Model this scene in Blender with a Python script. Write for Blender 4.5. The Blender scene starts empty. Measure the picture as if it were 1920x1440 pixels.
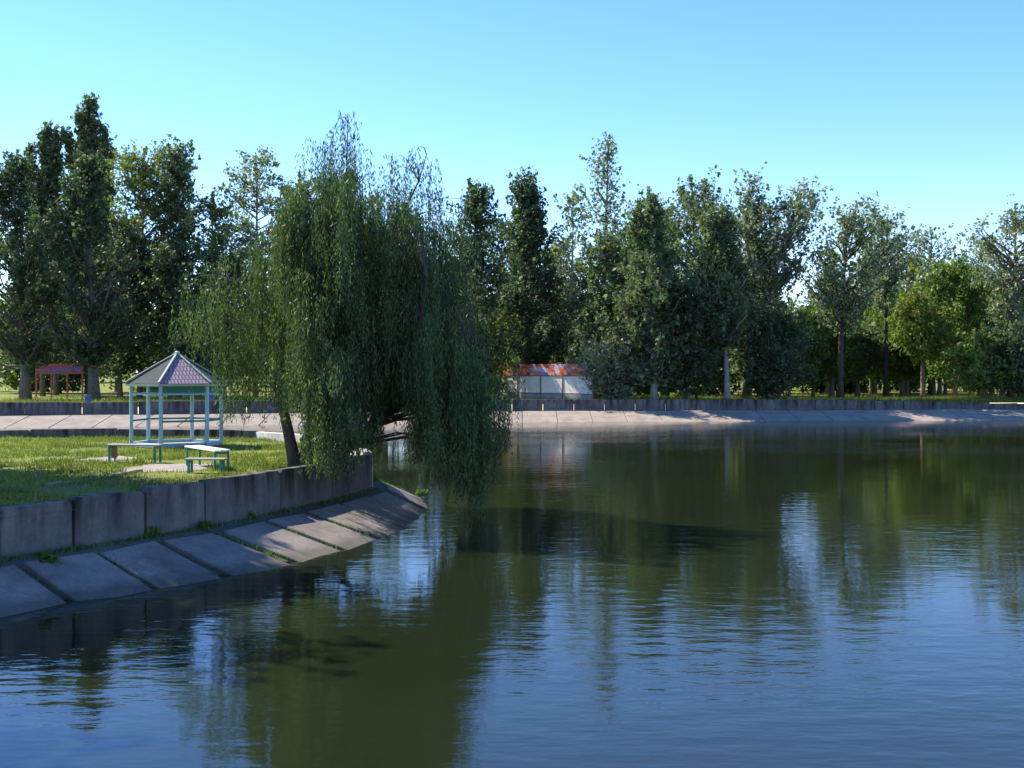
import bpy, bmesh, math
import numpy as np
from mathutils import Vector
from mathutils.geometry import tessellate_polygon

R = math.radians
scene = bpy.context.scene
col = scene.collection

# ------------------------------------------------------------------ camera
F = 2059.0          # focal length in pixels of the 1920 px photograph
CAM_Z = 3.65        # eye height over the water (water is z = 0)
cam = bpy.data.cameras.new('camera')
cam.sensor_width = 36.0
cam.lens = 36.0 * F / 1920.0
cam.shift_y = -22.0 / 1920.0
cam.clip_end = 6000.0
cam_o = bpy.data.objects.new('camera', cam)
cam_o.location = (0, 0, CAM_Z)
cam_o.rotation_euler = (R(90), 0, 0)
col.objects.link(cam_o)
scene.camera = cam_o

# ------------------------------------------------------------------ sky, sun, exposure
SUN_EL, SUN_AZ = 45.0, -61.0       # azimuth clockwise from +Y
world = bpy.data.worlds.new('World')
scene.world = world
world.use_nodes = True
wn = world.node_tree
sky = wn.nodes.new('ShaderNodeTexSky')
sky.sky_type = 'NISHITA'
sky.sun_disc = False
sky.sun_elevation = R(SUN_EL)
sky.sun_rotation = R(SUN_AZ)
sky.air_density = 1.0
sky.dust_density = 0.0
sky.ozone_density = 1.2
hs = wn.nodes.new('ShaderNodeHueSaturation')
hs.inputs['Hue'].default_value = 0.500
hs.inputs['Saturation'].default_value = 1.28
hs.inputs['Value'].default_value = 1.0
wn.links.new(sky.outputs[0], hs.inputs['Color'])
tint = wn.nodes.new('ShaderNodeMix')
tint.data_type = 'RGBA'
tint.blend_type = 'MULTIPLY'
tint.inputs[0].default_value = 1.0
tint.inputs[7].default_value = (1.0, 1.03, 1.34, 1.0)
wn.links.new(hs.outputs[0], tint.inputs[6])
wn.links.new(tint.outputs[2], wn.nodes['Background'].inputs[0])
wn.nodes['Background'].inputs[1].default_value = 0.112

S = Vector((math.sin(R(SUN_AZ)) * math.cos(R(SUN_EL)), math.cos(R(SUN_AZ)) * math.cos(R(SUN_EL)), math.sin(R(SUN_EL))))
sun = bpy.data.lights.new('sun', 'SUN')
sun.energy = 4.9
sun.angle = R(0.5)
sun.color = (1.0, 0.92, 0.80)
sun_o = bpy.data.objects.new('sun', sun)
sun_o.rotation_euler = S.to_track_quat('Z', 'Y').to_euler()
sun_o.location = S * 200
col.objects.link(sun_o)

vs = scene.view_settings
vs.view_transform = 'Standard'
vs.look = 'None'
vs.exposure = 1.12
vs.gamma = 1.0
vs.use_curve_mapping = False
scene.cycles.max_bounces = 6
scene.cycles.transparent_max_bounces = 8
scene.cycles.use_denoising = True

# ------------------------------------------------------------------ helpers
GRASS_Z = 1.20
WALL_T = 1.45


def lat(px, d):
    return (px - 960.0) / F * d


def zed(py, d):
    return CAM_Z - (py - 698.0) * d / F


def tag(o, label=None, cat=None, group=None, kind=None):
    if label: o['label'] = label
    if cat: o['category'] = cat
    if group: o['group'] = group
    if kind: o['kind'] = kind
    return o


def empty(name, loc=(0, 0, 0), rz=0.0):
    o = bpy.data.objects.new(name, None)
    o.empty_display_size = 0.3
    o.location = loc
    o.rotation_euler = (0, 0, rz)
    col.objects.link(o)
    return o


def link_mesh(name, me, mat, parent=None):
    if mat is not None and not me.materials:
        me.materials.append(mat)
    o = bpy.data.objects.new(name, me)
    col.objects.link(o)
    if parent is not None:
        o.parent = parent
    return o


def mesh_obj(name, verts, faces, mat, parent=None, smooth=False):
    me = bpy.data.meshes.new(name)
    me.from_pydata([tuple(v) for v in verts], [], faces)
    me.update()
    if smooth:
        me.shade_smooth()
    return link_mesh(name, me, mat, parent)


def fast_polys(name, V, n, mat, parent=None):
    """V: (N, n, 3) array of separate n-gons as one mesh"""
    N = V.shape[0]
    me = bpy.data.meshes.new(name)
    me.vertices.add(N * n)
    me.vertices.foreach_set('co', np.ascontiguousarray(V, dtype=np.float32).ravel())
    me.loops.add(N * n)
    me.loops.foreach_set('vertex_index', np.arange(N * n, dtype=np.int32))
    me.polygons.add(N)
    me.polygons.foreach_set('loop_start', np.arange(0, N * n, n, dtype=np.int32))
    me.update(calc_edges=True)
    me.validate()
    return link_mesh(name, me, mat, parent)


class MB:
    def __init__(self):
        self.v, self.f = [], []

    def box(self, c, s, rz=0.0, tilt=None):
        cx, cy, cz = c
        hx, hy, hz = s[0] / 2, s[1] / 2, s[2] / 2
        b = len(self.v)
        co, si = math.cos(rz), math.sin(rz)
        for dz in (-hz, hz):
            for dx, dy in ((-hx, -hy), (hx, -hy), (hx, hy), (-hx, hy)):
                self.v.append((cx + dx * co - dy * si, cy + dx * si + dy * co, cz + dz))
        self.f += [(b, b + 3, b + 2, b + 1), (b + 4, b + 5, b + 6, b + 7), (b, b + 1, b + 5, b + 4), (b + 1, b + 2, b + 6, b + 5),
                   (b + 2, b + 3, b + 7, b + 6), (b + 3, b, b + 4, b + 7)]
        return self

    def bar(self, p, q, w, h):
        """rectangular bar from p to q; w across, h up"""
        p, q = Vector(p), Vector(q)
        d = (q - p).normalized()
        side = d.cross(Vector((0, 0, 1)))
        if side.length < 1e-4:
            side = Vector((1, 0, 0))
        side.normalize()
        up = side.cross(d)
        b = len(self.v)
        for e in (p, q):
            for a, c in ((-1, -1), (1, -1), (1, 1), (-1, 1)):
                self.v.append(tuple(e + side * (a * w / 2) + up * (c * h / 2)))
        self.f += [(b, b + 1, b + 2, b + 3), (b + 7, b + 6, b + 5, b + 4), (b, b + 4, b + 5, b + 1), (b + 1, b + 5, b + 6, b + 2),
                   (b + 2, b + 6, b + 7, b + 3), (b + 3, b + 7, b + 4, b)]
        return self

    def tube(self, pts, rad, n=6, cap=True):
        pts = [Vector(p) for p in pts]
        b0 = len(self.v)
        for i, p in enumerate(pts):
            d = (pts[min(i + 1, len(pts) - 1)] - pts[max(i - 1, 0)])
            d.normalize()
            a = d.cross(Vector((0.31, 0.95, 0.05)))
            if a.length < 1e-3:
                a = d.cross(Vector((1, 0, 0)))
            a.normalize()
            c = d.cross(a)
            for k in range(n):
                t = 2 * math.pi * k / n
                self.v.append(tuple(p + (a * math.cos(t) + c * math.sin(t)) * rad[i]))
        for i in range(len(pts) - 1):
            for k in range(n):
                k2 = (k + 1) % n
                self.f.append((b0 + i * n + k, b0 + i * n + k2, b0 + (i + 1) * n + k2, b0 + (i + 1) * n + k))
        if cap:
            self.f.append(tuple(b0 + (len(pts) - 1) * n + k for k in range(n)))
            self.f.append(tuple(b0 + k for k in reversed(range(n))))
        return self

    def prism(self, prof, p, u, w):
        """closed profile [(s, z)] in plane (u, z) at p, extruded along w"""
        p, u, w = Vector(p), Vector(u), Vector(w)
        n = len(prof)
        b = len(self.v)
        for off in (Vector((0, 0, 0)), w):
            for s, z in prof:
                self.v.append(tuple(p + off + u * s + Vector((0, 0, z))))
        self.f.append(tuple(b + i for i in range(n)))
        self.f.append(tuple(b + n + i for i in reversed(range(n))))
        for i in range(n):
            j = (i + 1) % n
            self.f.append((b + i, b + n + i, b + n + j, b + j))
        return self

    def build(self, name, mat, parent=None, smooth=False, bevel=0.0, loc=None):
        me = bpy.data.meshes.new(name)
        v = self.v
        if loc is not None:
            v = [(a[0] - loc[0], a[1] - loc[1], a[2] - loc[2]) for a in v]
        me.from_pydata(v, [], self.f)
        bm = bmesh.new()
        bm.from_mesh(me)
        bmesh.ops.recalc_face_normals(bm, faces=bm.faces)
        if bevel > 0:
            bmesh.ops.bevel(bm, geom=[e for e in bm.edges if e.calc_face_angle(0) > 0.4], offset=bevel, segments=1, affect='EDGES', clamp_overlap=True)
        bm.to_mesh(me)
        bm.free()
        if smooth:
            me.shade_smooth()
        o = link_mesh(name, me, mat, parent)
        if loc is not None:
            o.location = loc
        return o


# ------------------------------------------------------------------ materials
def new_mat(name):
    m = bpy.data.materials.new(name)
    m.use_nodes = True
    nt = m.node_tree
    return m, nt, nt.nodes['Principled BSDF']


def ramp(nt, fac, stops):
    r = nt.nodes.new('ShaderNodeValToRGB')
    e = r.color_ramp.elements
    while len(e) < len(stops):
        e.new(0.5)
    for i, (p, c) in enumerate(stops):
        e[i].position = p
        e[i].color = (*c, 1.0)
    nt.links.new(fac, r.inputs[0])
    return r.outputs[0]


def noise(nt, vec, scale, detail=5.0, rough=0.55):
    n = nt.nodes.new('ShaderNodeTexNoise')
    n.inputs['Scale'].default_value = scale
    n.inputs['Detail'].default_value = detail
    n.inputs['Roughness'].default_value = rough
    if vec is not None:
        nt.links.new(vec, n.inputs['Vector'])
    return n.outputs['Fac']


def coords(nt, kind='Object', scale=(1, 1, 1), world=False):
    if world:
        src = nt.nodes.new('ShaderNodeNewGeometry').outputs['Position']
    else:
        src = nt.nodes.new('ShaderNodeTexCoord').outputs[kind]
    mp = nt.nodes.new('ShaderNodeMapping')
    mp.inputs['Scale'].default_value = scale
    nt.links.new(src, mp.inputs['Vector'])
    return mp.outputs[0]


def mixc(nt, fac, a, b, mode='MIX'):
    m = nt.nodes.new('ShaderNodeMix')
    m.data_type = 'RGBA'
    m.blend_type = mode
    for sock, val in ((m.inputs[0], fac), (m.inputs[6], a), (m.inputs[7], b)):
        if hasattr(val, 'links') or hasattr(val, 'is_linked'):
            nt.links.new(val, sock)
        elif isinstance(val, (int, float)):
            sock.default_value = val
        else:
            sock.default_value = (*val, 1.0)
    return m.outputs[2]


def bump(nt, h, strength, dist, bsdf, normal=None):
    b = nt.nodes.new('ShaderNodeBump')
    b.inputs['Strength'].default_value = strength
    b.inputs['Distance'].default_value = dist
    nt.links.new(h, b.inputs['Height'])
    if normal is not None:
        nt.links.new(normal, b.inputs['Normal'])
    if bsdf is not None:
        nt.links.new(b.outputs[0], bsdf.inputs['Normal'])
    return b.outputs[0]


def leaf_mat(name, dark, light, accent=None, translucent=0.42, rough=0.5, clump=0.5, gain=1.85):
    m, nt, p = new_mat(name)
    dark, light, accent = (tuple(v * gain for v in c_) for c_ in (dark, light, accent or light))
    geo = nt.nodes.new('ShaderNodeNewGeometry')
    c = ramp(nt, geo.outputs['Random Per Island'], [(0.0, dark), (0.75, light), (1.0, accent or light)])
    n = noise(nt, coords(nt, world=True), clump, 2.0)
    v = ramp(nt, n, [(0.32, (0.66, 0.70, 0.62)), (0.68, (1.2, 1.16, 1.05))])
    c = mixc(nt, 1.0, c, v, 'MULTIPLY')
    nt.links.new(c, p.inputs['Base Color'])
    p.inputs['Roughness'].default_value = rough
    p.inputs['Specular IOR Level'].default_value = 0.25
    tr = nt.nodes.new('ShaderNodeBsdfTranslucent')
    c2 = mixc(nt, 1.0, c, (1.05, 1.25, 0.55), 'MULTIPLY')
    nt.links.new(c2, tr.inputs['Color'])
    mx = nt.nodes.new('ShaderNodeMixShader')
    mx.inputs[0].default_value = translucent
    nt.links.new(p.outputs[0], mx.inputs[1])
    nt.links.new(tr.outputs[0], mx.inputs[2])
    nt.links.new(mx.outputs[0], nt.nodes['Material Output'].inputs['Surface'])
    return m


def bark_mat(name, a, b):
    m, nt, p = new_mat(name)
    n = noise(nt, coords(nt, scale=(5, 5, 1.2)), 2.2, 6)
    nt.links.new(ramp(nt, n, [(0.3, a), (0.7, b)]), p.inputs['Base Color'])
    p.inputs['Roughness'].default_value = 0.9
    bump(nt, n, 0.8, 0.05, p)
    return m


def concrete_mat(name, a, b, stain, streak=True, sc=1.0, algae=False):
    m, nt, p = new_mat(name)
    n1 = noise(nt, coords(nt, world=True), 1.1 * sc, 8, 0.62)
    c = ramp(nt, n1, [(0.28, a), (0.72, b)])
    if streak:
        n2 = noise(nt, coords(nt, world=True, scale=(3.0, 3.0, 0.45)), 1.2, 7)
        f = ramp(nt, n2, [(0.40, (0, 0, 0)), (0.66, (0.9, 0.9, 0.9))])
        sz = nt.nodes.new('ShaderNodeSeparateXYZ')
        nt.links.new(nt.nodes.new('ShaderNodeNewGeometry').outputs['Position'], sz.inputs[0])
        mr = nt.nodes.new('ShaderNodeMapRange')
        mr.inputs[1].default_value = 0.55; mr.inputs[2].default_value = 1.45; mr.inputs[3].default_value = 0.35; mr.inputs[4].default_value = 1.25
        nt.links.new(sz.outputs[2], mr.inputs[0])
        ml = nt.nodes.new('ShaderNodeMath'); ml.operation = 'MULTIPLY'; ml.use_clamp = True
        nt.links.new(f, ml.inputs[0]); nt.links.new(mr.outputs[0], ml.inputs[1])
        c = mixc(nt, ml.outputs[0], c, stain)
    if algae:
        # waterline growth and old patches
        sx = nt.nodes.new('ShaderNodeSeparateXYZ')
        nt.links.new(nt.nodes.new('ShaderNodeNewGeometry').outputs['Position'], sx.inputs[0])
        ad = nt.nodes.new('ShaderNodeMath'); ad.operation = 'MULTIPLY_ADD'
        nt.links.new(noise(nt, coords(nt, world=True), 2.0, 6, 0.65), ad.inputs[0])
        ad.inputs[1].default_value = -0.14
        nt.links.new(sx.outputs[2], ad.inputs[2])
        f = ramp(nt, ad.outputs[0], [(0.0, (0.6, 0.6, 0.6)), (0.10, (0, 0, 0))])
        c = mixc(nt, f, c, (0.055, 0.048, 0.028))
        n5 = noise(nt, coords(nt, world=True), 0.8, 8, 0.7)
        c = mixc(nt, ramp(nt, n5, [(0.52, (0, 0, 0)), (0.68, (0.7, 0.7, 0.7))]), c, (0.10, 0.088, 0.072))
    n3 = noise(nt, coords(nt, world=True), 14.0, 6, 0.7)
    c = mixc(nt, 0.35, c, ramp(nt, n3, [(0.3, (0.45, 0.45, 0.45)), (0.7, (1.3, 1.3, 1.3))]), 'MULTIPLY')
    nt.links.new(c, p.inputs['Base Color'])
    p.inputs['Roughness'].default_value = 0.92
    p.inputs['Specular IOR Level'].default_value = 0.2
    bn = bump(nt, n1, 0.5, 0.06, None)
    bump(nt, n3, 0.4, 0.012, p, bn)
    return m


def paint_mat(name, c, wear=(0.25, 0.22, 0.18), amount=0.3, rough=0.55):
    m, nt, p = new_mat(name)
    n = noise(nt, coords(nt, world=True), 7.0, 6, 0.65)
    f = ramp(nt, n, [(0.58, (0, 0, 0)), (0.75, (amount, amount, amount))])
    v = noise(nt, coords(nt, world=True), 1.7, 3)
    cc = mixc(nt, 0.5, c, ramp(nt, v, [(0.3, tuple(x * 0.7 for x in c)), (0.7, tuple(min(1, x * 1.15) for x in c))]))
    nt.links.new(mixc(nt, f, cc, wear), p.inputs['Base Color'])
    p.inputs['Roughness'].default_value = rough
    return m


M = {}
M['poplar'] = leaf_mat('poplar_leaves', (0.040, 0.059, 0.032), (0.080, 0.107, 0.058), (0.16, 0.18, 0.125))
M['poplar_dark'] = leaf_mat('dark_poplar_leaves', (0.030, 0.048, 0.026), (0.060, 0.086, 0.046), (0.15, 0.175, 0.13), gain=1.4)
M['silver'] = leaf_mat('silvery_leaves', (0.062, 0.080, 0.052), (0.122, 0.142, 0.098), (0.23, 0.24, 0.19))
M['olive'] = leaf_mat('olive_leaves', (0.060, 0.078, 0.028), (0.118, 0.140, 0.050), (0.17, 0.18, 0.08))
M['fresh'] = leaf_mat('fresh_green_leaves', (0.040, 0.068, 0.016), (0.085, 0.125, 0.030), (0.13, 0.17, 0.05))
M['yellow'] = leaf_mat('yellow_green_leaves', (0.055, 0.075, 0.015), (0.105, 0.128, 0.026), (0.15, 0.155, 0.04))
M['willow'] = leaf_mat('willow_leaves', (0.030, 0.056, 0.022), (0.085, 0.128, 0.052), (0.19, 0.23, 0.12), translucent=0.34, clump=0.9, gain=1.18)
M['far'] = leaf_mat('far_leaves', (0.035, 0.050, 0.022), (0.070, 0.090, 0.038))
M['weed'] = leaf_mat('weed_leaves', (0.040, 0.070, 0.014), (0.085, 0.130, 0.030))
M['grass'] = leaf_mat('grass_blades', (0.115, 0.145, 0.026), (0.235, 0.265, 0.060), (0.34, 0.31, 0.13), translucent=0.35, clump=0.35, gain=1.0)
M['bark'] = bark_mat('poplar_bark', (0.075, 0.060, 0.048), (0.20, 0.175, 0.15))
M['bark_pale'] = bark_mat('pale_bark', (0.20, 0.18, 0.155), (0.42, 0.39, 0.35))
M['bark_red'] = bark_mat('red_brown_bark', (0.10, 0.060, 0.042), (0.22, 0.145, 0.105))
M['bark_dark'] = bark_mat('dark_willow_bark', (0.035, 0.026, 0.019), (0.095, 0.075, 0.055))
M['wall'] = concrete_mat('stained_wall_concrete', (0.095, 0.087, 0.080), (0.205, 0.190, 0.176), (0.032, 0.029, 0.027))
M['sunlit_wall'] = concrete_mat('sunlit_wall_concrete', (0.50, 0.47, 0.43), (0.68, 0.65, 0.60), (0.42, 0.40, 0.37))  # paler wall concrete, with sunlight put into the colour
M['slab'] = concrete_mat('slope_concrete', (0.150, 0.125, 0.105), (0.29, 0.250, 0.215), (0.2, 0.19, 0.17), streak=False, algae=True)
M['far_slab'] = concrete_mat('far_slope_concrete', (0.21, 0.172, 0.135), (0.36, 0.300, 0.240), (0.2, 0.19, 0.17), streak=False)
M['ledge'] = concrete_mat('dirty_ledge', (0.06, 0.052, 0.042), (0.15, 0.135, 0.11), (0.1, 0.1, 0.1), streak=False)
M['kerb'] = concrete_mat('broken_kerb_concrete', (0.19, 0.175, 0.155), (0.36, 0.335, 0.30), (0.3, 0.3, 0.3), streak=False)
M['blue_paint'] = paint_mat('light_blue_paint', (0.30, 0.47, 0.52))
M['teal_paint'] = paint_mat('teal_paint', (0.018, 0.19, 0.165))
M['green_paint'] = paint_mat('green_paint', (0.025, 0.21, 0.15))
M['cream_paint'] = paint_mat('pale_green_trim', (0.33, 0.40, 0.29))
M['white_paint'] = paint_mat('white_paint', (0.80, 0.77, 0.66), amount=0.2)
M['plank'] = paint_mat('weathered_plank', (0.36, 0.31, 0.25), (0.2, 0.14, 0.1), 0.8, 0.8)
M['brown_plank'] = paint_mat('brown_plank', (0.17, 0.085, 0.05), amount=0.2)
M['panel_white'] = paint_mat('kiosk_white', (0.74, 0.64, 0.51), (0.4, 0.38, 0.35), 0.3)
M['post_brown'] = paint_mat('brown_post', (0.21, 0.12, 0.085))
M['red_paint'] = paint_mat('faded_red', (0.42, 0.075, 0.045), (0.35, 0.2, 0.15), 0.3)
M['blue_bin'] = paint_mat('blue_plastic', (0.05, 0.11, 0.28), amount=0.1)


def ground_mat():
    m, nt, p = new_mat('lawn_soil')
    n1 = noise(nt, coords(nt, world=True), 0.25, 6, 0.6)
    c = ramp(nt, n1, [(0.30, (0.11, 0.14, 0.028)), (0.5, (0.195, 0.225, 0.050)), (0.72, (0.25, 0.21, 0.10))])
    n2 = noise(nt, coords(nt, world=True), 5.0, 6, 0.7)
    c = mixc(nt, 0.6, c, ramp(nt, n2, [(0.3, (0.45, 0.5, 0.4)), (0.7, (1.35, 1.3, 1.2))]), 'MULTIPLY')
    nt.links.new(c, p.inputs['Base Color'])
    p.inputs['Roughness'].default_value = 1.0
    p.inputs['Specular IOR Level'].default_value = 0.1
    bump(nt, n2, 1.0, 0.10, p)
    return m


def dirt_mat():
    m, nt, p = new_mat('trodden_dirt')
    n1 = noise(nt, coords(nt, world=True), 2.5, 8, 0.65)
    nt.links.new(ramp(nt, n1, [(0.3, (0.19, 0.16, 0.13)), (0.7, (0.34, 0.30, 0.26))]), p.inputs['Base Color'])
    p.inputs['Roughness'].default_value = 1.0
    bump(nt, n1, 0.8, 0.05, p)
    return m


def water_mat():
    m, nt, p = new_mat('murky_pond_water')
    n0 = noise(nt, coords(nt, world=True, scale=(0.10, 0.16, 1)), 1.0, 3)
    nt.links.new(ramp(nt, n0, [(0.3, (0.0098, 0.0148, 0.0056)), (0.7, (0.0132, 0.0192, 0.0074))]), p.inputs['Base Color'])
    p.inputs['Roughness'].default_value = 0.03
    p.inputs['IOR'].default_value = 1.333
    p.inputs['Specular IOR Level'].default_value = 0.5
    # ripples: long crests across the view, calmer and livelier patches
    a = noise(nt, coords(nt, world=True, scale=(1.05, 2.4, 1)), 1.0, 2.0, 0.5)
    b = noise(nt, coords(nt, world=True, scale=(3.6, 8.0, 1)), 1.0, 3.0, 0.55)
    c = noise(nt, coords(nt, world=True, scale=(0.05, 0.11, 1)), 1.0, 2.0)
    patch = ramp(nt, c, [(0.36, (0.22, 0.22, 0.22)), (0.62, (1, 1, 1))])
    def mul(x, y):
        q = nt.nodes.new('ShaderNodeMath'); q.operation = 'MULTIPLY'
        for s, v in ((q.inputs[0], x), (q.inputs[1], y)):
            if isinstance(v, float): s.default_value = v
            else: nt.links.new(v, s)
        return q.outputs[0]
    def add(x, y):
        q = nt.nodes.new('ShaderNodeMath'); q.operation = 'ADD'
        nt.links.new(x, q.inputs[0]); nt.links.new(y, q.inputs[1])
        return q.outputs[0]
    h = add(mul(mul(a, patch), 1.0), mul(mul(b, patch), 0.30))
    bump(nt, h, 1.0, 0.0125, p)
    return m


def tile_mat(name, a, b, seam):
    m, nt, p = new_mat(name)
    br = nt.nodes.new('ShaderNodeTexBrick')
    br.inputs['Scale'].default_value = 1.0
    br.inputs['Brick Width'].default_value = 0.11
    br.inputs['Row Height'].default_value = 0.24
    br.inputs['Mortar Size'].default_value = 0.018
    br.inputs['Color1'].default_value = (*a, 1)
    br.inputs['Color2'].default_value = (*b, 1)
    br.inputs['Mortar'].default_value = (*seam, 1)
    nt.links.new(nt.nodes.new('ShaderNodeTexCoord').outputs['UV'], br.inputs['Vector'])
    nt.links.new(br.outputs['Color'], p.inputs['Base Color'])
    p.inputs['Roughness'].default_value = 0.85
    p.inputs['Specular IOR Level'].default_value = 0.2
    bump(nt, br.outputs['Fac'], 0.6, -0.02, p)
    return m


def mural_mat(name, stops, sx, sz):
    m, nt, p = new_mat(name)
    v = nt.nodes.new('ShaderNodeTexVoronoi')
    v.inputs['Scale'].default_value = 1.0
    v.distance = 'CHEBYCHEV'
    nt.links.new(coords(nt, world=True, scale=(sx, 0.2, sz)), v.inputs['Vector'])
    sep = nt.nodes.new('ShaderNodeSeparateColor')
    nt.links.new(v.outputs['Color'], sep.inputs[0])
    r = nt.nodes.new('ShaderNodeValToRGB')
    r.color_ramp.interpolation = 'CONSTANT'
    e = r.color_ramp.elements
    while len(e) < len(stops):
        e.new(0.5)
    for i, (q, c) in enumerate(stops):
        e[i].position = q
        e[i].color = (*c, 1)
    nt.links.new(sep.outputs[0], r.inputs[0])
    nt.links.new(r.outputs[0], p.inputs['Base Color'])
    p.inputs['Roughness'].default_value = 0.6
    return m


M['ground'] = ground_mat()
M['dirt'] = dirt_mat()
M['water'] = water_mat()
M['tile_pink'] = tile_mat('pink_roof_tiles', (0.36, 0.29, 0.32), (0.30, 0.24, 0.27), (0.15, 0.09, 0.13))
M['tile_slate'] = tile_mat('slate_roof_tiles', (0.032, 0.050, 0.046), (0.042, 0.062, 0.057), (0.02, 0.03, 0.028))
M['mural'] = mural_mat('faded_mural', [(0, (0.62, 0.09, 0.03)), (0.25, (0.30, 0.22, 0.40)), (0.35, (0.55, 0.16, 0.12)), (0.55, (0.66, 0.20, 0.03)), (0.75, (0.50, 0.40, 0.45)), (0.85, (0.20, 0.06, 0.08))], 3.4, 3.0)
M['banner'] = mural_mat('faded_banner', [(0, (0.16, 0.10, 0.30)), (0.55, (0.30, 0.07, 0.12)), (0.8, (0.12, 0.10, 0.32))], 0.6, 1.6)

# ------------------------------------------------------------------ setting: water, ground, banks
# wall lines, walked so that the land lies on the left hand side of the walk where noted
NEAR = [(-13.6, 8.0), (-11.1, 13.0), (-9.55, 16.35), (-8.58, 18.4), (-7.80, 19.55), (-6.98, 20.95), (-6.22, 22.25), (-5.22, 24.8), (-4.40, 27.0), (-3.78, 29.75)]
BACK = [(-4.35, 31.9), (-5.6, 34.9), (-7.2, 38.2), (-9.3, 40.6), (-11.9, 41.5), (-14.9, 41.6), (-18.1, 41.4), (-21.3, 41.0), (-24.5, 40.4), (-40.0, 38.0), (-60.0, 36.0)]
FAR = [(-90.0, 70.0), (-60.0, 72.5), (-36.0, 75.0)]


def far_y(x):
    return float(np.interp(x, [-90, -36, 0, 41, 60, 130], [70, 75, 84.5, 88.5, 90, 92]))


pond = NEAR + BACK + [(-90.0, 40.0), (-90.0, far_y(-90))] + [(x, far_y(x)) for x in (-36, 0, 41, 60, 130)] + [(130.0, -2.5), (-18.0, -2.5)]
outer = [(-2500, -300), (2500, -300), (2500, 4000), (-2500, 4000)]
polys = [[Vector((x, y, 0)) for x, y in outer], [Vector((x, y, 0)) for x, y in pond]]
tris = tessellate_polygon(polys)
ground = mesh_obj('ground', [(x, y, GRASS_Z) for x, y in outer + pond], [tuple(t) for t in tris], M['ground'])
bm = bmesh.new(); bm.from_mesh(ground.data); bmesh.ops.recalc_face_normals(bm, faces=bm.faces)
for f in bm.faces:
    if f.normal.z < 0: f.normal_flip()
bm.to_mesh(ground.data); bm.free()
tag(ground, kind='structure')

water = mesh_obj('water', [(-95, -6, 0), (135, -6, 0), (135, 96, 0), (-95, 96, 0)], [(0, 1, 2, 3)], M['water'])
tag(water, kind='structure')
bed = mesh_obj('pond_bed', [(-95, -6, -1.6), (135, -6, -1.6), (135, 96, -1.6), (-95, 96, -1.6)], [(0, 1, 2, 3)], M['ledge'])
tag(bed, kind='structure')


def resample_offset(line, off):
    """offset a polyline to the right hand side of its walk by off (a number or one per point)"""
    out = []
    for i, p in enumerate(line):
        a = Vector(line[max(i - 1, 0)]); b = Vector(line[min(i + 1, len(line) - 1)])
        d = (b - a).normalized()
        nrm = Vector((d.y, -d.x))
        o = off[i] if hasattr(off, '__len__') else off
        q = Vector(p) + nrm * o
        out.append((q.x, q.y))
    return out


def strip(name, lines, zs, mat, parent=None, kind='structure'):
    """lofted sheet through polylines of equal length"""
    n = len(lines[0])
    v, f = [], []
    for L, z in zip(lines, zs):
        v += [(x, y, z) for x, y in L]
    for k in range(len(lines) - 1):
        for i in range(n - 1):
            f.append((k * n + i, k * n + i + 1, (k + 1) * n + i + 1, (k + 1) * n + i))
    o = mesh_obj(name, v, f, mat, parent)
    if kind: tag(o, kind=kind)
    return o


def slab_mesh(a, b, c, d, th, mat, parent, sub=4, seed=0):
    """a slab with top corners a b (upper edge) c d (lower edge, c under b), slightly uneven"""
    rg = np.random.default_rng(seed)
    A, B, C, D = (np.array(p, float) for p in (a, b, c, d))
    if sub:
        ee = (B - A) / np.linalg.norm(B - A)
        A, B, C, D = (q_ + ee * rg.uniform(-0.05, 0.05) for q_ in (A, B, C, D))
    nrm = np.cross(B - A, D - A); nrm /= np.linalg.norm(nrm)
    if nrm[2] < 0: nrm = -nrm
    v, f = [], []
    e = 0.02
    for k, off in ((0, 0.0), (1, -th)):
        for q in ((A, B, C, D),):
            m = sum(q) / 4
            for p in q:
                pp = p + nrm * off
                v.append(tuple(pp))
    f = [(0, 1, 2, 3), (7, 6, 5, 4), (0, 4, 5, 1), (1, 5, 6, 2), (2, 6, 7, 3), (3, 7, 4, 0)]
    me = bpy.data.meshes.new('slab')
    me.from_pydata(v, [], f)
    bm = bmesh.new(); bm.from_mesh(me)
    bmesh.ops.recalc_face_normals(bm, faces=bm.faces)
    bmesh.ops.bevel(bm, geom=list(bm.edges), offset=0.018, segments=1, affect='EDGES', clamp_overlap=True)
    bm.to_mesh(me); bm.free()
    return link_mesh('slab', me, mat, parent)


# peninsula apron: ledge at the wall foot, then a sloping bed carrying the slabs
APRON = NEAR + BACK[:5]
SL_TOP, SL_TOE = 0.50, -0.35
offs_top = [0.55] * len(APRON)
offs_toe = [1.9, 2.0, 2.3, 2.5, 2.95, 3.35, 3.6, 3.5, 3.0, 2.0, 2.2, 2.2, 2.2, 2.2, 2.2]
l_wall = resample_offset(APRON, -0.10)
l_top = resample_offset(APRON, offs_top)
l_toe = resample_offset(APRON, [o * 1.35 for o in offs_toe])
pen_slope = strip('bank_slope', [l_wall, l_top, l_toe], [0.56, SL_TOP - 0.10, SL_TOE - 0.32], M['ledge'])


def poly_at(line, s):
    """point at arclength s"""
    acc = 0.0
    for i in range(len(line) - 1):
        a, b = Vector(line[i]), Vector(line[i + 1])
        L = (b - a).length
        if s <= acc + L or i == len(line) - 2:
            return a + (b - a) * ((s - acc) / L)
        acc += L


def cross_points(fr):
    """point on top line and toe line at fractional control index fr"""
    i = min(int(fr), len(APRON) - 2); t = fr - i
    a = Vector(l_top[i]).lerp(Vector(l_top[i + 1]), t)
    b = Vector(l_toe[i]).lerp(Vector(l_toe[i + 1]), t)
    return a, b


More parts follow.
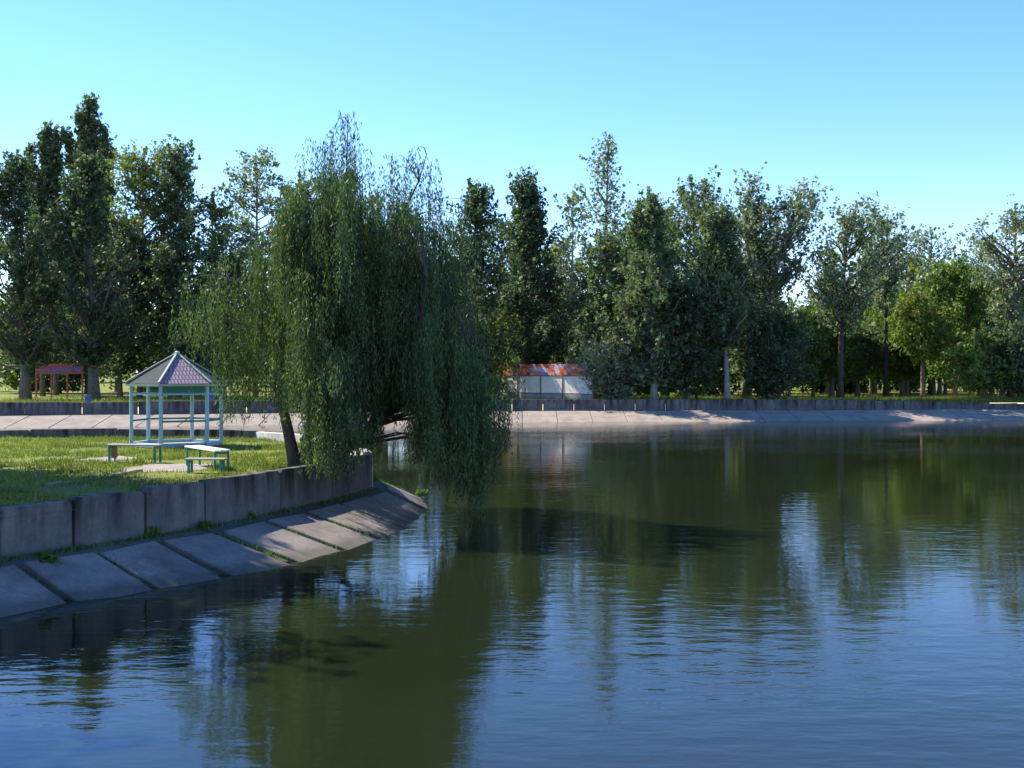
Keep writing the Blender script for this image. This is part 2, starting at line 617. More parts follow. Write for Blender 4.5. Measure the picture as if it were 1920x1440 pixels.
cum = [0.0]
for i in range(len(l_top) - 1):
    cum.append(cum[-1] + (Vector(l_top[i + 1]) - Vector(l_top[i])).length)
rg = np.random.default_rng(5)
s = 0.4
k = 0
joint_fracs = []
while s < cum[-1] - 1.6:
    w = 1.55 + rg.uniform(-0.15, 0.15)
    gap = rg.uniform(0.13, 0.25)
    f0 = float(np.interp(s, cum, range(len(cum))))
    f1 = float(np.interp(s + w - gap, cum, range(len(cum))))
    joint_fracs.append(float(np.interp(s + w - gap / 2, cum, range(len(cum)))))
    a, d = cross_points(f0); b, c = cross_points(f1)
    j = rg.uniform(-0.03, 0.03, 4)
    slab_mesh((a.x, a.y, SL_TOP + j[0]), (b.x, b.y, SL_TOP + j[1]), (c.x, c.y, SL_TOE - 0.25 + j[2]), (d.x, d.y, SL_TOE - 0.25 + j[3]), 0.14, M['slab'], pen_slope, seed=k)
    s += w
    k += 1


def wall_panels(root, line, joints_z, thick, seed, mat, zb=-0.2, pale=(), pale_mat=None):
    """one chamfered concrete panel per segment of the line; joints_z: top height per segment"""
    rg = np.random.default_rng(seed)
    out = []
    for i in range(len(line) - 1):
        a, b = Vector((*line[i], 0)), Vector((*line[i + 1], 0))
        u = (b - a); L = u.length; u.normalize()
        nrm = Vector((-u.y, u.x, 0))
        g = rg.uniform(0.015, 0.035)
        c0, c1 = rg.uniform(0.03, 0.11, 2)
        zt = joints_z[i] + rg.uniform(-0.025, 0.025)
        tl = rg.uniform(-0.02, 0.02)
        m = L / 2
        prof = [(g, zb), (L - g, zb), (L - g, zt + tl - c1 * 1.1), (L - g - c1, zt + tl), (m + 0.2, zt + rg.uniform(-.012, .012)), (g + c0, zt - tl), (g, zt - tl - c0 * 1.1)]
        mb = MB()
        off = rg.uniform(-0.02, 0.02)
        mb.prism(prof, a + nrm * off, u, nrm * thick)
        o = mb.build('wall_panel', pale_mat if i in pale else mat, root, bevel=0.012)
        if i in pale: o['label'] = 'pale whitish wall panel, sunlight put into its colour'
        out.append(o)
    return out


ring = NEAR + BACK[:9]
pw = empty('retaining_wall', (0, 0, 0))
tag(pw, 'stained grey concrete panel wall around the grassy point with the willow', 'wall')
zt = [1.40, 1.40, 1.39, 1.38, 1.41, 1.42, 1.44, 1.45, 1.46] + [1.50] * 9
wall_panels(pw, ring, zt, 0.24, 11, M['wall'], zb=0.30, pale=(9, 10, 11, 12), pale_mat=M['sunlit_wall'])  # panels from the tip backwards are coloured pale as if sunlit

# far bank: slope with slabs, panel wall behind
fx = [-92, -70, -50, -36, -24, -12, 0, 12, 24, 36, 48, 60, 80, 110]
f_wall = [(x, far_y(x) + 0.1) for x in fx]
f_top = [(x, far_y(x) - 0.5) for x in fx]
f_toe = [(x, far_y(x) - 7.2) for x in fx]
far_slope = strip('far_bank_slope', [f_wall, f_top, f_toe], [0.70, 0.58, -0.50], M['ledge'])
x = -46.0
k = 0
rg = np.random.default_rng(9)
while x < 52:
    w = 2.6
    x1 = x + w - 0.045
    j = rg.uniform(-0.02, 0.02, 4)
    zt0, zt1 = 0.68, -0.45
    slab_mesh((x, far_y(x) - 0.6, zt0 + j[0]), (x1, far_y(x1) - 0.6, zt0 + j[1]), (x1, far_y(x1) - 6.8, zt1 + j[2]), (x, far_y(x) - 6.8, zt1 + j[3]), 0.12, M['far_slab'], far_slope, sub=0, seed=k)
    x += w
    k += 1

fw = empty('far_retaining_wall', (0, 0, 0))
tag(fw, 'long grey concrete panel wall along the far shore below the trees', 'wall')
xs = []
x = -48.0
rg = np.random.default_rng(21)
while x < 46:
    xs.append(x)
    x += 3.6 if x < -14 else 2.4
xs.append(x)
line = [(q, far_y(q)) for q in xs]
ztop = [float(np.interp(q, [-40, 0, 20, 34, 44], [1.58, 1.56, 1.50, 1.28, 1.05])) for q in xs]
wall_panels(fw, line, ztop, 0.25, 22, M['wall'], zb=0.45)

# bare earth and broken kerb on the lawn
def blob(name, cx, cy, rx, ry, z, mat, seed, n=40):
    rg = np.random.default_rng(seed)
    ph = rg.uniform(0, 6.28, 6); am = rg.uniform(0.04, 0.12, 6)
    v = [(cx, cy, z)]
    for i in range(n):
        t = 2 * math.pi * i / n
        r = 1 + sum(am[q] * math.sin((q + 2) * t + ph[q]) for q in range(6))
        v.append((cx + rx * r * math.cos(t), cy + ry * r * math.sin(t), z))
    f = [(0, 1 + i, 1 + (i + 1) % n) for i in range(n)]
    o = mesh_obj(name, v, f, mat)
    tag(o, kind='structure')
    return o


blob('dirt_patch', -8.75, 28.2, 1.15, 1.35, GRASS_Z + 0.006, M['dirt'], 3)
blob('dirt_patch', -11.4, 31.0, 0.8, 0.9, GRASS_Z + 0.006, M['dirt'], 4)

# ------------------------------------------------------------------ trees
def leaf_quads(cent, rg, length, width, droop=0.25, updir=None):
    """rhombic leaves at given centres"""
    n = len(cent)
    d = rg.normal(size=(n, 3)); d[:, 2] -= droop
    d /= np.linalg.norm(d, axis=1)[:, None]
    r = rg.normal(size=(n, 3))
    w = np.cross(d, r); w /= (np.linalg.norm(w, axis=1)[:, None] + 1e-9)
    L = length * np.clip(rg.lognormal(-0.12, 0.34, n), 0.4, 1.8)[:, None]
    W = L * (width / length) * rg.uniform(0.7, 1.15, n)[:, None]
    V = np.empty((n, 4, 3))
    V[:, 0] = cent - d * L * 0.5
    V[:, 1] = cent - d * L * 0.05 + w * W * 0.5
    V[:, 2] = cent + d * L * 0.5
    V[:, 3] = cent - d * L * 0.05 - w * W * 0.5
    return V


def tree(name, label, px, d, top_py, crown_py, prof, wpx, leafmat, barkmat='bark', n_limb=60, clumps=5, per=22, sig=0.42, rise=1.1, leaf=(0.21, 0.15),
         lean=(0, 0), trunk_r=0.22, spires=None, seed=1, group=None, wig=0.25, base_px=None, two=None, xoff=0.0):
    """a broadleaf tree; prof = crown radius profile from crown base to tip (fractions of half width)"""
    rg = np.random.default_rng(seed)
    per *= 1.4 if per > 18 else 1.15
    ph = rg.uniform(0, 6.28, 4)
    if d > 60:
        leaf = (leaf[0] * 1.4, leaf[1] * 1.4)
        sig *= 1.15
    bx, by = lat(px if base_px is None else base_px, d), d
    H = zed(top_py, d) - GRASS_Z - (0.8 if d > 60 else 0.0)
    cz = max(0.4, zed(crown_py, d) - GRASS_Z)
    Rm = wpx / 2.0 * d / F * (1.12 if prof is COL else 1.0)
    root = empty(name, (bx, by, GRASS_Z - 0.05))
    tag(root, label, 'tree', group)
    mb = MB()
    nseg = 9
    axes = []
    topx = lat(px, d) - bx + lean[0]
    def axis(x0, y0, x1, y1, z1, r0, w):
        pts, rad = [], []
        p1, p2 = rg.uniform(0, 6.28, 2)
        for i in range(nseg + 1):
            t = i / nseg
            pts.append((x0 + (x1 - x0) * t ** 1.3 + w * math.sin(p1 + 4 * t) * t * (1 - 0.5 * t), y0 + (y1 - y0) * t ** 1.3 + w * math.sin(p2 + 4 * t) * t * (1 - 0.5 * t), z1 * t))
            rad.append(r0 * (1 - t) ** 0.8 * (1.0 if i else 1.35) + 0.02)
        return np.array(pts), rad
    leaders = [(0, 0, topx, lean[1], H, trunk_r, 1.0)]
    for sp in (spires or []):
        dx, dy, hf, rf = sp
        leaders.append((0, 0, dx, dy, H * hf, trunk_r * 0.6, rf))
    C = []
    prof_t = np.linspace(0, 1, len(prof))
    for li, (x0, y0, x1, y1, zt_, r0, rf) in enumerate(leaders):
        pts, rad = axis(x0, y0, x1, y1, zt_, r0, wig)
        mb.tube(pts, rad, 7)
        zz = pts[:, 2]
        nl = int(n_limb * (1.0 if li == 0 else rf))
        for k in range(nl):
            t = (k + rg.uniform(0, 1)) / nl
            t = t ** 0.9
            Rr = np.interp(t, prof_t, prof) * Rm * (rf if li else 1.0)
            az = rg.uniform(0, 2 * math.pi)
            lump = 1 + 0.22 * math.sin(2 * az + ph[0] + 9 * t) + 0.20 * math.sin(az + ph[1] - 17 * t) + 0.12 * math.sin(3 * az + ph[2] + 31 * t)
            rr = Rr * lump * math.sqrt(rg.uniform(0.25, 1.0)) * (1.3 if rg.uniform() < 0.1 else 1.0)
            ztip = cz + (zt_ - cz) * t
            zs = max(ztip - rr * rise - 0.15, min(cz * 0.8, zt_ * 0.3))
            ax_s = np.array([np.interp(zs, zz, pts[:, q]) for q in range(3)])
            ax_t = np.array([np.interp(min(ztip, zt_), zz, pts[:, q]) for q in range(3)])
            tip = np.array([ax_t[0] + rr * math.cos(az), ax_t[1] + rr * math.sin(az), ztip])
            mid = ax_s * 0.45 + tip * 0.55 + np.array([0, 0, -0.12 * rr])
            lp = [ax_s, (ax_s + mid) / 2, mid, (mid + tip) / 2 + rg.normal(0, 0.06 * rr + 0.01, 3), tip]
            r_l = max(0.018, min(0.35 * r0, 0.028 * np.linalg.norm(tip - ax_s) + 0.01))
            mb.tube(lp, [r_l, r_l * 0.8, r_l * 0.6, r_l * 0.4, 0.01], 4, cap=False)
            for c in range(clumps):
                q = rg.uniform(0.35, 1.05)
                pc = np.array([np.interp(q, [0, 0.25, 0.5, 0.75, 1.05], [lp[i][a] for i in range(5)]) for a in range(3)])
                pc += rg.normal(0, sig * 0.9, 3)
                od = np.array([math.cos(az) * 0.55, math.sin(az) * 0.55, 0.75 if rise >= 1 else 0.25]) + rg.normal(0, 0.42, 3)
                od /= np.linalg.norm(od)
                C.append((pc, sig * rg.uniform(0.5, 1.1), int(per * rg.uniform(0.5, 1.4)), od))
        # leader tip
        for c in range(6):
            q = rg.uniform(0.86, 1.0)
            C.append((pts[0] * 0 + np.array([np.interp(zt_ * q, zz, pts[:, a]) for a in range(3)]), sig * 0.4, int(per * 0.7), np.array([0.0, 0.0, 1.0])))
    parts_ = []
    for p, s_, n, od in C:
        if n < 1: continue
        u_ = rg.uniform(-0.6, 1.0, n) ** 1.0
        parts_.append(p + od * (u_ * s_ * 2.6)[:, None] + np.clip(rg.normal(0, 1, (n, 3)), -1.6, 1.6) * (s_ * (0.62 - 0.34 * np.clip(u_, 0, 1)))[:, None])
    cen = np.concatenate(parts_)
    cen = cen[cen[:, 2] > 0.25]
    mb.build('trunk', M[barkmat], root, smooth=True)
    fast_polys('crown', leaf_quads(cen, rg, leaf[0], leaf[1]), 4, M[leafmat], root)
    return root


COL = [0.6, 0.9, 1.05, 1.05, 0.95, 0.78, 0.56, 0.34, 0.10]      # columnar poplar
BROAD = [0.45, 0.85, 1.0, 1.0, 0.95, 0.8, 0.5]                # rounded
UMB = [0.15, 0.3, 0.45, 0.75, 1.0, 1.0, 0.85, 0.5]             # umbrella on a tall bole
SPIRE = [0.5, 0.9, 1.0, 0.8, 0.55, 0.38, 0.26, 0.16, 0.06]
SPARSE = [0.9, 0.8, 0.6, 0.7, 0.85, 0.7, 0.45, 0.2]

T = tree
# left group
T('poplar_tree', 'dark dense poplar at the left edge with a thick trunk beside the red banner', 25, 97, 285, 668, COL, 190, 'poplar_dark', n_limb=95, clumps=7, per=24, seed=1, trunk_r=0.42, base_px=48)
T('poplar_tree', 'tall poplar with twin bare-sided spires left of the highest spire', 80, 112, 225, 560, SPIRE, 140, 'poplar', n_limb=110, clumps=6, per=19, seed=2, sig=0.24, spires=[(1.5, 0.3, 0.985, 0.5), (-1.0, -0.5, 0.93, 0.4)], rise=2.2)
T('poplar_tree', 'highest poplar on the left, with a pointed tip and several side spires', 170, 112, 166, 560, SPIRE, 150, 'poplar', n_limb=120, clumps=6, per=19, seed=3, sig=0.24, spires=[(-2.5, 0.2, 0.89, 0.45), (-0.9, -0.6, 0.93, 0.4), (1.2, 0.2, 0.9, 0.4), (2.0, 0.6, 0.84, 0.4)], rise=2.2)
T('poplar_tree', 'broad dark poplar below the highest spire with its trunk behind the far wall', 160, 96, 285, 668, COL, 170, 'poplar_dark', n_limb=110, clumps=7, per=24, seed=4, trunk_r=0.38, base_px=178)
T('broadleaf_tree', 'yellowish green tree directly behind the gazebo roof', 272, 106, 265, 640, BROAD, 190, 'olive', n_limb=140, clumps=6, per=24, seed=5, rise=0.8, base_px=262)
T('poplar_tree', 'green poplar with a narrow dark top right of the yellowish tree', 335, 106, 262, 660, COL, 115, 'poplar', n_limb=80, clumps=6, per=22, seed=6)
T('broadleaf_tree', 'lower dull green tree in the dip left of the willow', 400, 104, 345, 670, BROAD, 130, 'olive', n_limb=60, clumps=5, per=20, seed=7, rise=0.8)
T('broadleaf_tree', 'loose tree with rounded open crown clumps just left of the willow top', 480, 106, 272, 640, UMB, 165, 'silver', n_limb=80, clumps=5, per=20, seed=8, rise=0.7)
T('broadleaf_tree', 'green tree half hidden behind the left side of the willow', 560, 108, 305, 650, BROAD, 130, 'olive', n_limb=60, clumps=5, per=20, seed=9, rise=0.8)
T('broadleaf_tree', 'tree behind the middle of the willow, almost hidden by it', 690, 112, 400, 670, BROAD, 190, 'poplar', n_limb=70, clumps=5, per=20, seed=10, rise=0.8)
T('broadleaf_tree', 'tree behind the right side of the willow, showing through its strands', 800, 112, 470, 680, BROAD, 130, 'silver', n_limb=50, clumps=5, per=18, seed=11, rise=0.8)
# middle and right
T('poplar_tree', 'dark poplar between the willow and the next dense poplar', 893, 93, 342, 690, COL, 115, 'poplar_dark', n_limb=85, clumps=6, per=22, seed=12)
T('poplar_tree', 'dense nearly black poplar above the left end of the kiosk', 990, 98, 326, 690, COL, 118, 'poplar_dark', n_limb=110, clumps=7, per=24, seed=13, trunk_r=0.34)
T('poplar_tree', 'thin pale poplar with a light trunk rising behind the kiosk sign', 1072, 99, 345, 690, SPARSE, 90, 'silver', 'bark_pale', n_limb=48, clumps=4, per=15, seed=14, trunk_r=0.17)
T('poplar_tree', 'tallest open-topped tree right of the willow, its crown thin against the sky', 1136, 96, 246, 660, SPARSE, 118, 'silver', 'bark', n_limb=62, clumps=4, per=15, seed=15, trunk_r=0.24, wig=0.4, rise=1.0)
T('poplar_tree', 'bushy green poplar under the tallest open-topped tree', 1130, 93, 430, 690, BROAD, 120, 'poplar', n_limb=70, clumps=6, per=22, seed=16)
T('poplar_tree', 'full poplar with a pale trunk standing right behind the far wall', 1215, 88.6, 358, 705, COL, 125, 'poplar', 'bark_pale', n_limb=100, clumps=7, per=24, seed=17, trunk_r=0.27, base_px=1226)
T('poplar_tree', 'wide tall poplar at the back of the middle group', 1300, 108, 320, 670, BROAD, 165, 'poplar', n_limb=100, clumps=6, per=22, seed=18, rise=1.2)
T('poplar_tree', 'leafy poplar with a bare pale trunk showing halfway up', 1342, 89, 388, 610, COL, 120, 'poplar', 'bark_pale', n_limb=90, clumps=7, per=22, seed=19, trunk_r=0.24, base_px=1364)
T('poplar_tree', 'sparse upright poplar just left of the leaning tree', 1405, 94, 316, 640, SPARSE, 100, 'silver', n_limb=50, clumps=4, per=15, seed=20, trunk_r=0.2)
T('poplar_tree', 'sparse poplar leaning far to the right against the sky', 1505, 93, 332, 590, [0.5, 0.6, 0.7, 0.9, 1.0, 0.8, 0.4], 125, 'silver', 'bark', n_limb=80, clumps=5, per=17, seed=21, trunk_r=0.26, base_px=1395, spires=[(1.3, 0.5, 0.95, 0.75)], wig=0.15, rise=1.4)
T('poplar_tree', 'tall poplar with a long bare dark trunk and high umbrella crown', 1592, 94.5, 368, 600, [0.3, 0.5, 0.65, 0.85, 1.0, 1.0, 0.85, 0.5], 185, 'silver', 'bark_dark', n_limb=70, clumps=6, per=18, seed=22, trunk_r=0.27, base_px=1575, rise=1.0)
T('poplar_tree', 'poplar with a high rounded crown right of the long bare trunk', 1662, 106, 384, 570, UMB, 110, 'silver', 'bark_dark', n_limb=50, clumps=5, per=17, seed=23, trunk_r=0.25, rise=0.9)
T('poplar_tree', 'lower pale poplar behind the yellow-green trees', 1745, 122, 420, 610, BROAD, 120, 'silver', 'bark', n_limb=60, clumps=5, per=16, seed=24, trunk_r=0.22, rise=0.9)
T('poplar_tree', 'tall poplar with a pale trunk at the right edge', 1905, 95, 368, 600, UMB, 160, 'silver', 'bark_red', n_limb=66, clumps=5, per=18, seed=25, trunk_r=0.3, rise=0.9, base_px=1896)
T('poplar_tree', 'thin tree filling the gap left of the right edge poplar', 1838, 112, 432, 600, BROAD, 90, 'silver', n_limb=40, clumps=4, per=15, seed=26, rise=0.9)
T('broadleaf_tree', 'tall rounded yellow-green tree near the right edge', 1790, 101, 478, 690, BROAD, 130, 'fresh', 'bark_red', n_limb=80, clumps=6, per=22, seed=27, rise=0.7)
T('broadleaf_tree', 'low yellow-topped tree with a reddish trunk', 1720, 97, 545, 655, [0.3, 0.7, 1.0, 0.8, 0.65, 0.4], 125, 'yellow', 'bark_red', n_limb=70, clumps=6, per=20, seed=28, rise=0.6, base_px=1731, trunk_r=0.22)
T('broadleaf_tree', 'small bright green tree low at the right behind the wall', 1845, 92, 612, 715, BROAD, 110, 'fresh', n_limb=55, clumps=5, per=20, seed=29, rise=0.6, trunk_r=0.14)
T('broadleaf_tree', 'rounded green tree left of the long bare trunk', 1525, 108, 565, 700, BROAD, 125, 'fresh', n_limb=65, clumps=6, per=20, seed=30, rise=0.6, trunk_r=0.16)
T('broadleaf_tree', 'dark bushy tree at the foot of the leaning poplar', 1450, 89.8, 570, 728, BROAD, 130, 'poplar_dark', n_limb=75, clumps=6, per=22, seed=31, rise=0.6, trunk_r=0.15)
T('broadleaf_tree', 'grey-green bush tree right beside the kiosk', 1150, 89.5, 612, 738, BROAD, 95, 'silver', n_limb=55, clumps=6, per=24, seed=32, rise=0.6, trunk_r=0.1, leaf=(0.17, 0.10))
T('broadleaf_tree', 'dark tree between the two pale-trunked poplars', 1290, 88.8, 520, 715, BROAD, 140, 'poplar_dark', n_limb=80, clumps=6, per=22, seed=33, rise=0.7, trunk_r=0.18)
T('broadleaf_tree', 'dark leafy tree low in front of the right edge poplar', 1912, 91.5, 600, 715, BROAD, 120, 'poplar_dark', n_limb=60, clumps=6, per=22, seed=34, rise=0.7, trunk_r=0.2)
T('broadleaf_tree', 'slim green tree right of the long bare trunk', 1632, 112, 600, 690, BROAD, 100, 'fresh', n_limb=50, clumps=5, per=18, seed=35, rise=0.7, trunk_r=0.14)
T('broadleaf_tree', 'yellowish bush between the willow and the kiosk', 922, 95, 580, 735, BROAD, 70, 'yellow', n_limb=40, clumps=5, per=18, seed=36, rise=0.7, trunk_r=0.1)

for q, (px_, d_, ty_, w_, lm_, lb_) in enumerate((
        (105, 116, 400, 130, 'poplar_dark', 'dark tree filling the space between the two thick left trunks'),
        (225, 103, 420, 140, 'poplar_dark', 'dark tree low behind the left slope of the gazebo roof'),
        (320, 100, 440, 130, 'poplar_dark', 'dark tree standing directly behind the gazebo tip'),
        (420, 100, 450, 140, 'poplar', 'green tree seen through the left strands of the willow'),
        (520, 102, 450, 130, 'poplar_dark', 'dark tree hidden behind the left trunk of the willow'),
        (940, 110, 400, 120, 'poplar', 'green tree filling the gap between the two dark poplars'),
        (1040, 116, 440, 110, 'silver', 'pale tree far back left of the thin pale poplar'),
        (1180, 112, 400, 120, 'silver', 'pale tree between the tallest open tree and the first pale trunk'),
        (1255, 116, 380, 120, 'poplar', 'tall green tree behind the dark tree between the pale trunks'),
        (1700, 126, 470, 130, 'silver', 'grey-green tree far back above the light green tree'),
        (1860, 124, 490, 120, 'poplar', 'green tree far back left of the right edge poplar'),
        (590, 116, 400, 130, 'poplar', 'tall tree behind the willow limbs, seen through its crown'),
        (860, 108, 480, 110, 'poplar', 'green tree just right of the willow crown'),
        (1552, 120, 490, 110, 'silver', 'grey-green tree far back just left of the umbrella crown'),
        (1640, 118, 440, 130, 'silver', 'grey-green tree far back right of the umbrella crown'),
        (1478, 104, 600, 100, 'fresh', 'sunlit mid green tree behind the dark bushy tree'),
        (1560, 106, 585, 100, 'fresh', 'mid green tree just left of the long bare trunk'),
        (1608, 108, 600, 100, 'poplar', 'leafy green tree just right of the long bare trunk'),
        (1692, 110, 540, 110, 'fresh', 'mid green tree left of the reddish trunk'),
        (1762, 108, 560, 110, 'fresh', 'mid green tree right of the reddish trunk'),
        (1880, 104, 520, 120, 'fresh', 'mid green tree left of the right edge trunk'),
        (1075, 103, 520, 120, 'poplar_dark', 'low dark tree behind the kiosk roof'),
        (1400, 99, 500, 120, 'poplar', 'green tree between the pale trunk and the leaning poplar'),
        (1660, 112, 560, 130, 'fresh', 'light green tree left of the yellow-topped tree'),
        (1590, 124, 560, 120, 'silver', 'grey-green tree behind the long bare trunk'))):
    T('broadleaf_tree', lb_, px_, d_, ty_, 690, BROAD, w_, lm_, n_limb=70, clumps=6, per=20, seed=140 + q, rise=0.8)

# a shade tree left of the picture throws the shadow over the near wall
for q, (x_, y_, zt_, zc_, rr_) in enumerate(((-16.9, 21.6, 15.0, 5.5, 2.7), (-16.0, 25.4, 14.0, 6.0, 2.0), (-18.5, 17.0, 16.0, 5.0, 2.8), (-18.0, 28.4, 13.5, 6.5, 2.0))):
    T('poplar_tree', ('tall shade poplar on the lawn left of the near wall', 'slimmer shade poplar on the lawn nearest the kerb stones', 'tall shade poplar left of the bank nearest the viewer', 'shade poplar on the lawn left of the long bench')[q],
      960 + x_ / y_ * F, y_, 698 - (zt_ - CAM_Z) * F / y_, 698 - (zc_ - CAM_Z) * F / y_, COL, rr_ * 2 * F / y_, 'poplar', n_limb=110, clumps=7, per=24, seed=40 + q, rise=1.0, leaf=(0.20, 0.14), sig=0.4)


# understory and back rows: copies
protos = []
for q, (lm, sd, H_) in enumerate((('poplar', 61, 9.0), ('fresh', 62, 7.5), ('poplar_dark', 63, 9.5), ('olive', 64, 8.0))):
    protos.append((lm, sd))


def copy_tree(root, loc, rz, sc, label, group):
    r = root.copy(); col.objects.link(r)
    r.location = loc; r.rotation_euler = (0, 0, rz); r.scale = (sc, sc, sc)
    r['label'] = label; r['group'] = group
    for ch in list(root.children):
        c = ch.copy(); col.objects.link(c); c.parent = r
    return r


UL = 'slender understory tree with a thin trunk under the tall far-shore trees'
UG = 'understory trees beyond the far wall'
base = []
for lm, sd in protos:
    base.append(T('understory_tree', ['mid green understory tree farthest back between the rounded green and dark bushy trees', 'fresh green understory tree far back behind the rounded green tree', 'dark green understory tree far back just right of the long bare trunk', 'olive green understory tree far back left of the light green tree'][len(base)], 1480 + 60 * len(base), 124, 590, (690, 728, 736, 700)[len(base)], BROAD, 95, lm, n_limb=50, clumps=5, per=18, seed=sd, rise=0.6, trunk_r=0.13, leaf=(0.26, 0.19), sig=0.5, group=UG))
rg = np.random.default_rng(77)
k = 0
NEAR_TO = [(30, 'the thick trunk at the left edge'), (110, 'the red banner'), (185, 'the broad dark poplar left of the gazebo'), (262, 'the left posts of the gazebo'), (335, 'the gazebo roof tip'), (410, 'the right posts of the gazebo'),
           (540, 'the willow trunks'), (680, 'the middle of the willow'), (820, 'the right side of the willow'), (920, 'the yellowish bush by the willow'), (1000, 'the left end of the kiosk'), (1080, 'the right end of the kiosk'),
           (1150, 'the grey-green bush tree'), (1226, 'the first pale trunk behind the wall'), (1295, 'the dark tree between the pale trunks'), (1364, 'the second pale trunk'), (1430, 'the foot of the leaning poplar'),
           (1490, 'the dark bushy tree'), (1540, 'the rounded green tree'), (1580, 'the long bare trunk'), (1625, 'the slim green tree'), (1670, 'the light green tree'), (1731, 'the reddish trunk'), (1790, 'the tall yellow-green tree'),
           (1845, 'the small bright green tree'), (1900, 'the right edge poplar')]
HUE = ['mid green', 'fresh green', 'dark green', 'olive green']
for px in list(range(-20, 900, 62)) + list(range(900, 1960, 30)):
    d = rg.uniform(104, 150)
    p_ = px + rg.uniform(-14, 14)
    if 30 < p_ < 190: d = max(d, 128)
    sc_ = rg.uniform(0.85, 1.5)
    nx_, nm_ = min(NEAR_TO, key=lambda q: abs(q[0] - p_))
    lb_ = '%s %s understory tree %s %s' % ('low' if sc_ < 1.05 else 'medium' if sc_ < 1.3 else 'larger', HUE[k % 4], 'behind' if abs(p_ - nx_) < 9 else ('just left of' if p_ < nx_ else 'just right of'), nm_)
    copy_tree(base[k % 4], (lat(p_, d), d, GRASS_Z - 0.05), rg.uniform(0, 6.28), sc_, lb_, UG)
    k += 1

# distant wood: one mass of foliage closing the view
rg = np.random.default_rng(88)
n = 80000
xx = rg.uniform(-190, 190, n)
yy = rg.uniform(245, 285, n)
top = 11.5 + 2.5 * np.sin(xx * 0.11) + 2.0 * np.sin(xx * 0.37 + 1) + 1.2 * np.sin(xx * 0.9)
zz = GRASS_Z + 0.4 + (top) * np.sqrt(rg.uniform(0.0, 1, n))
fo = fast_polys('far_woodland', leaf_quads(np.stack([xx, yy, zz], 1), rg, 1.3, 1.0), 4, M['far'])
tag(fo, 'distant belt of dark trees closing the view behind the trunks', 'woodland', kind='stuff')

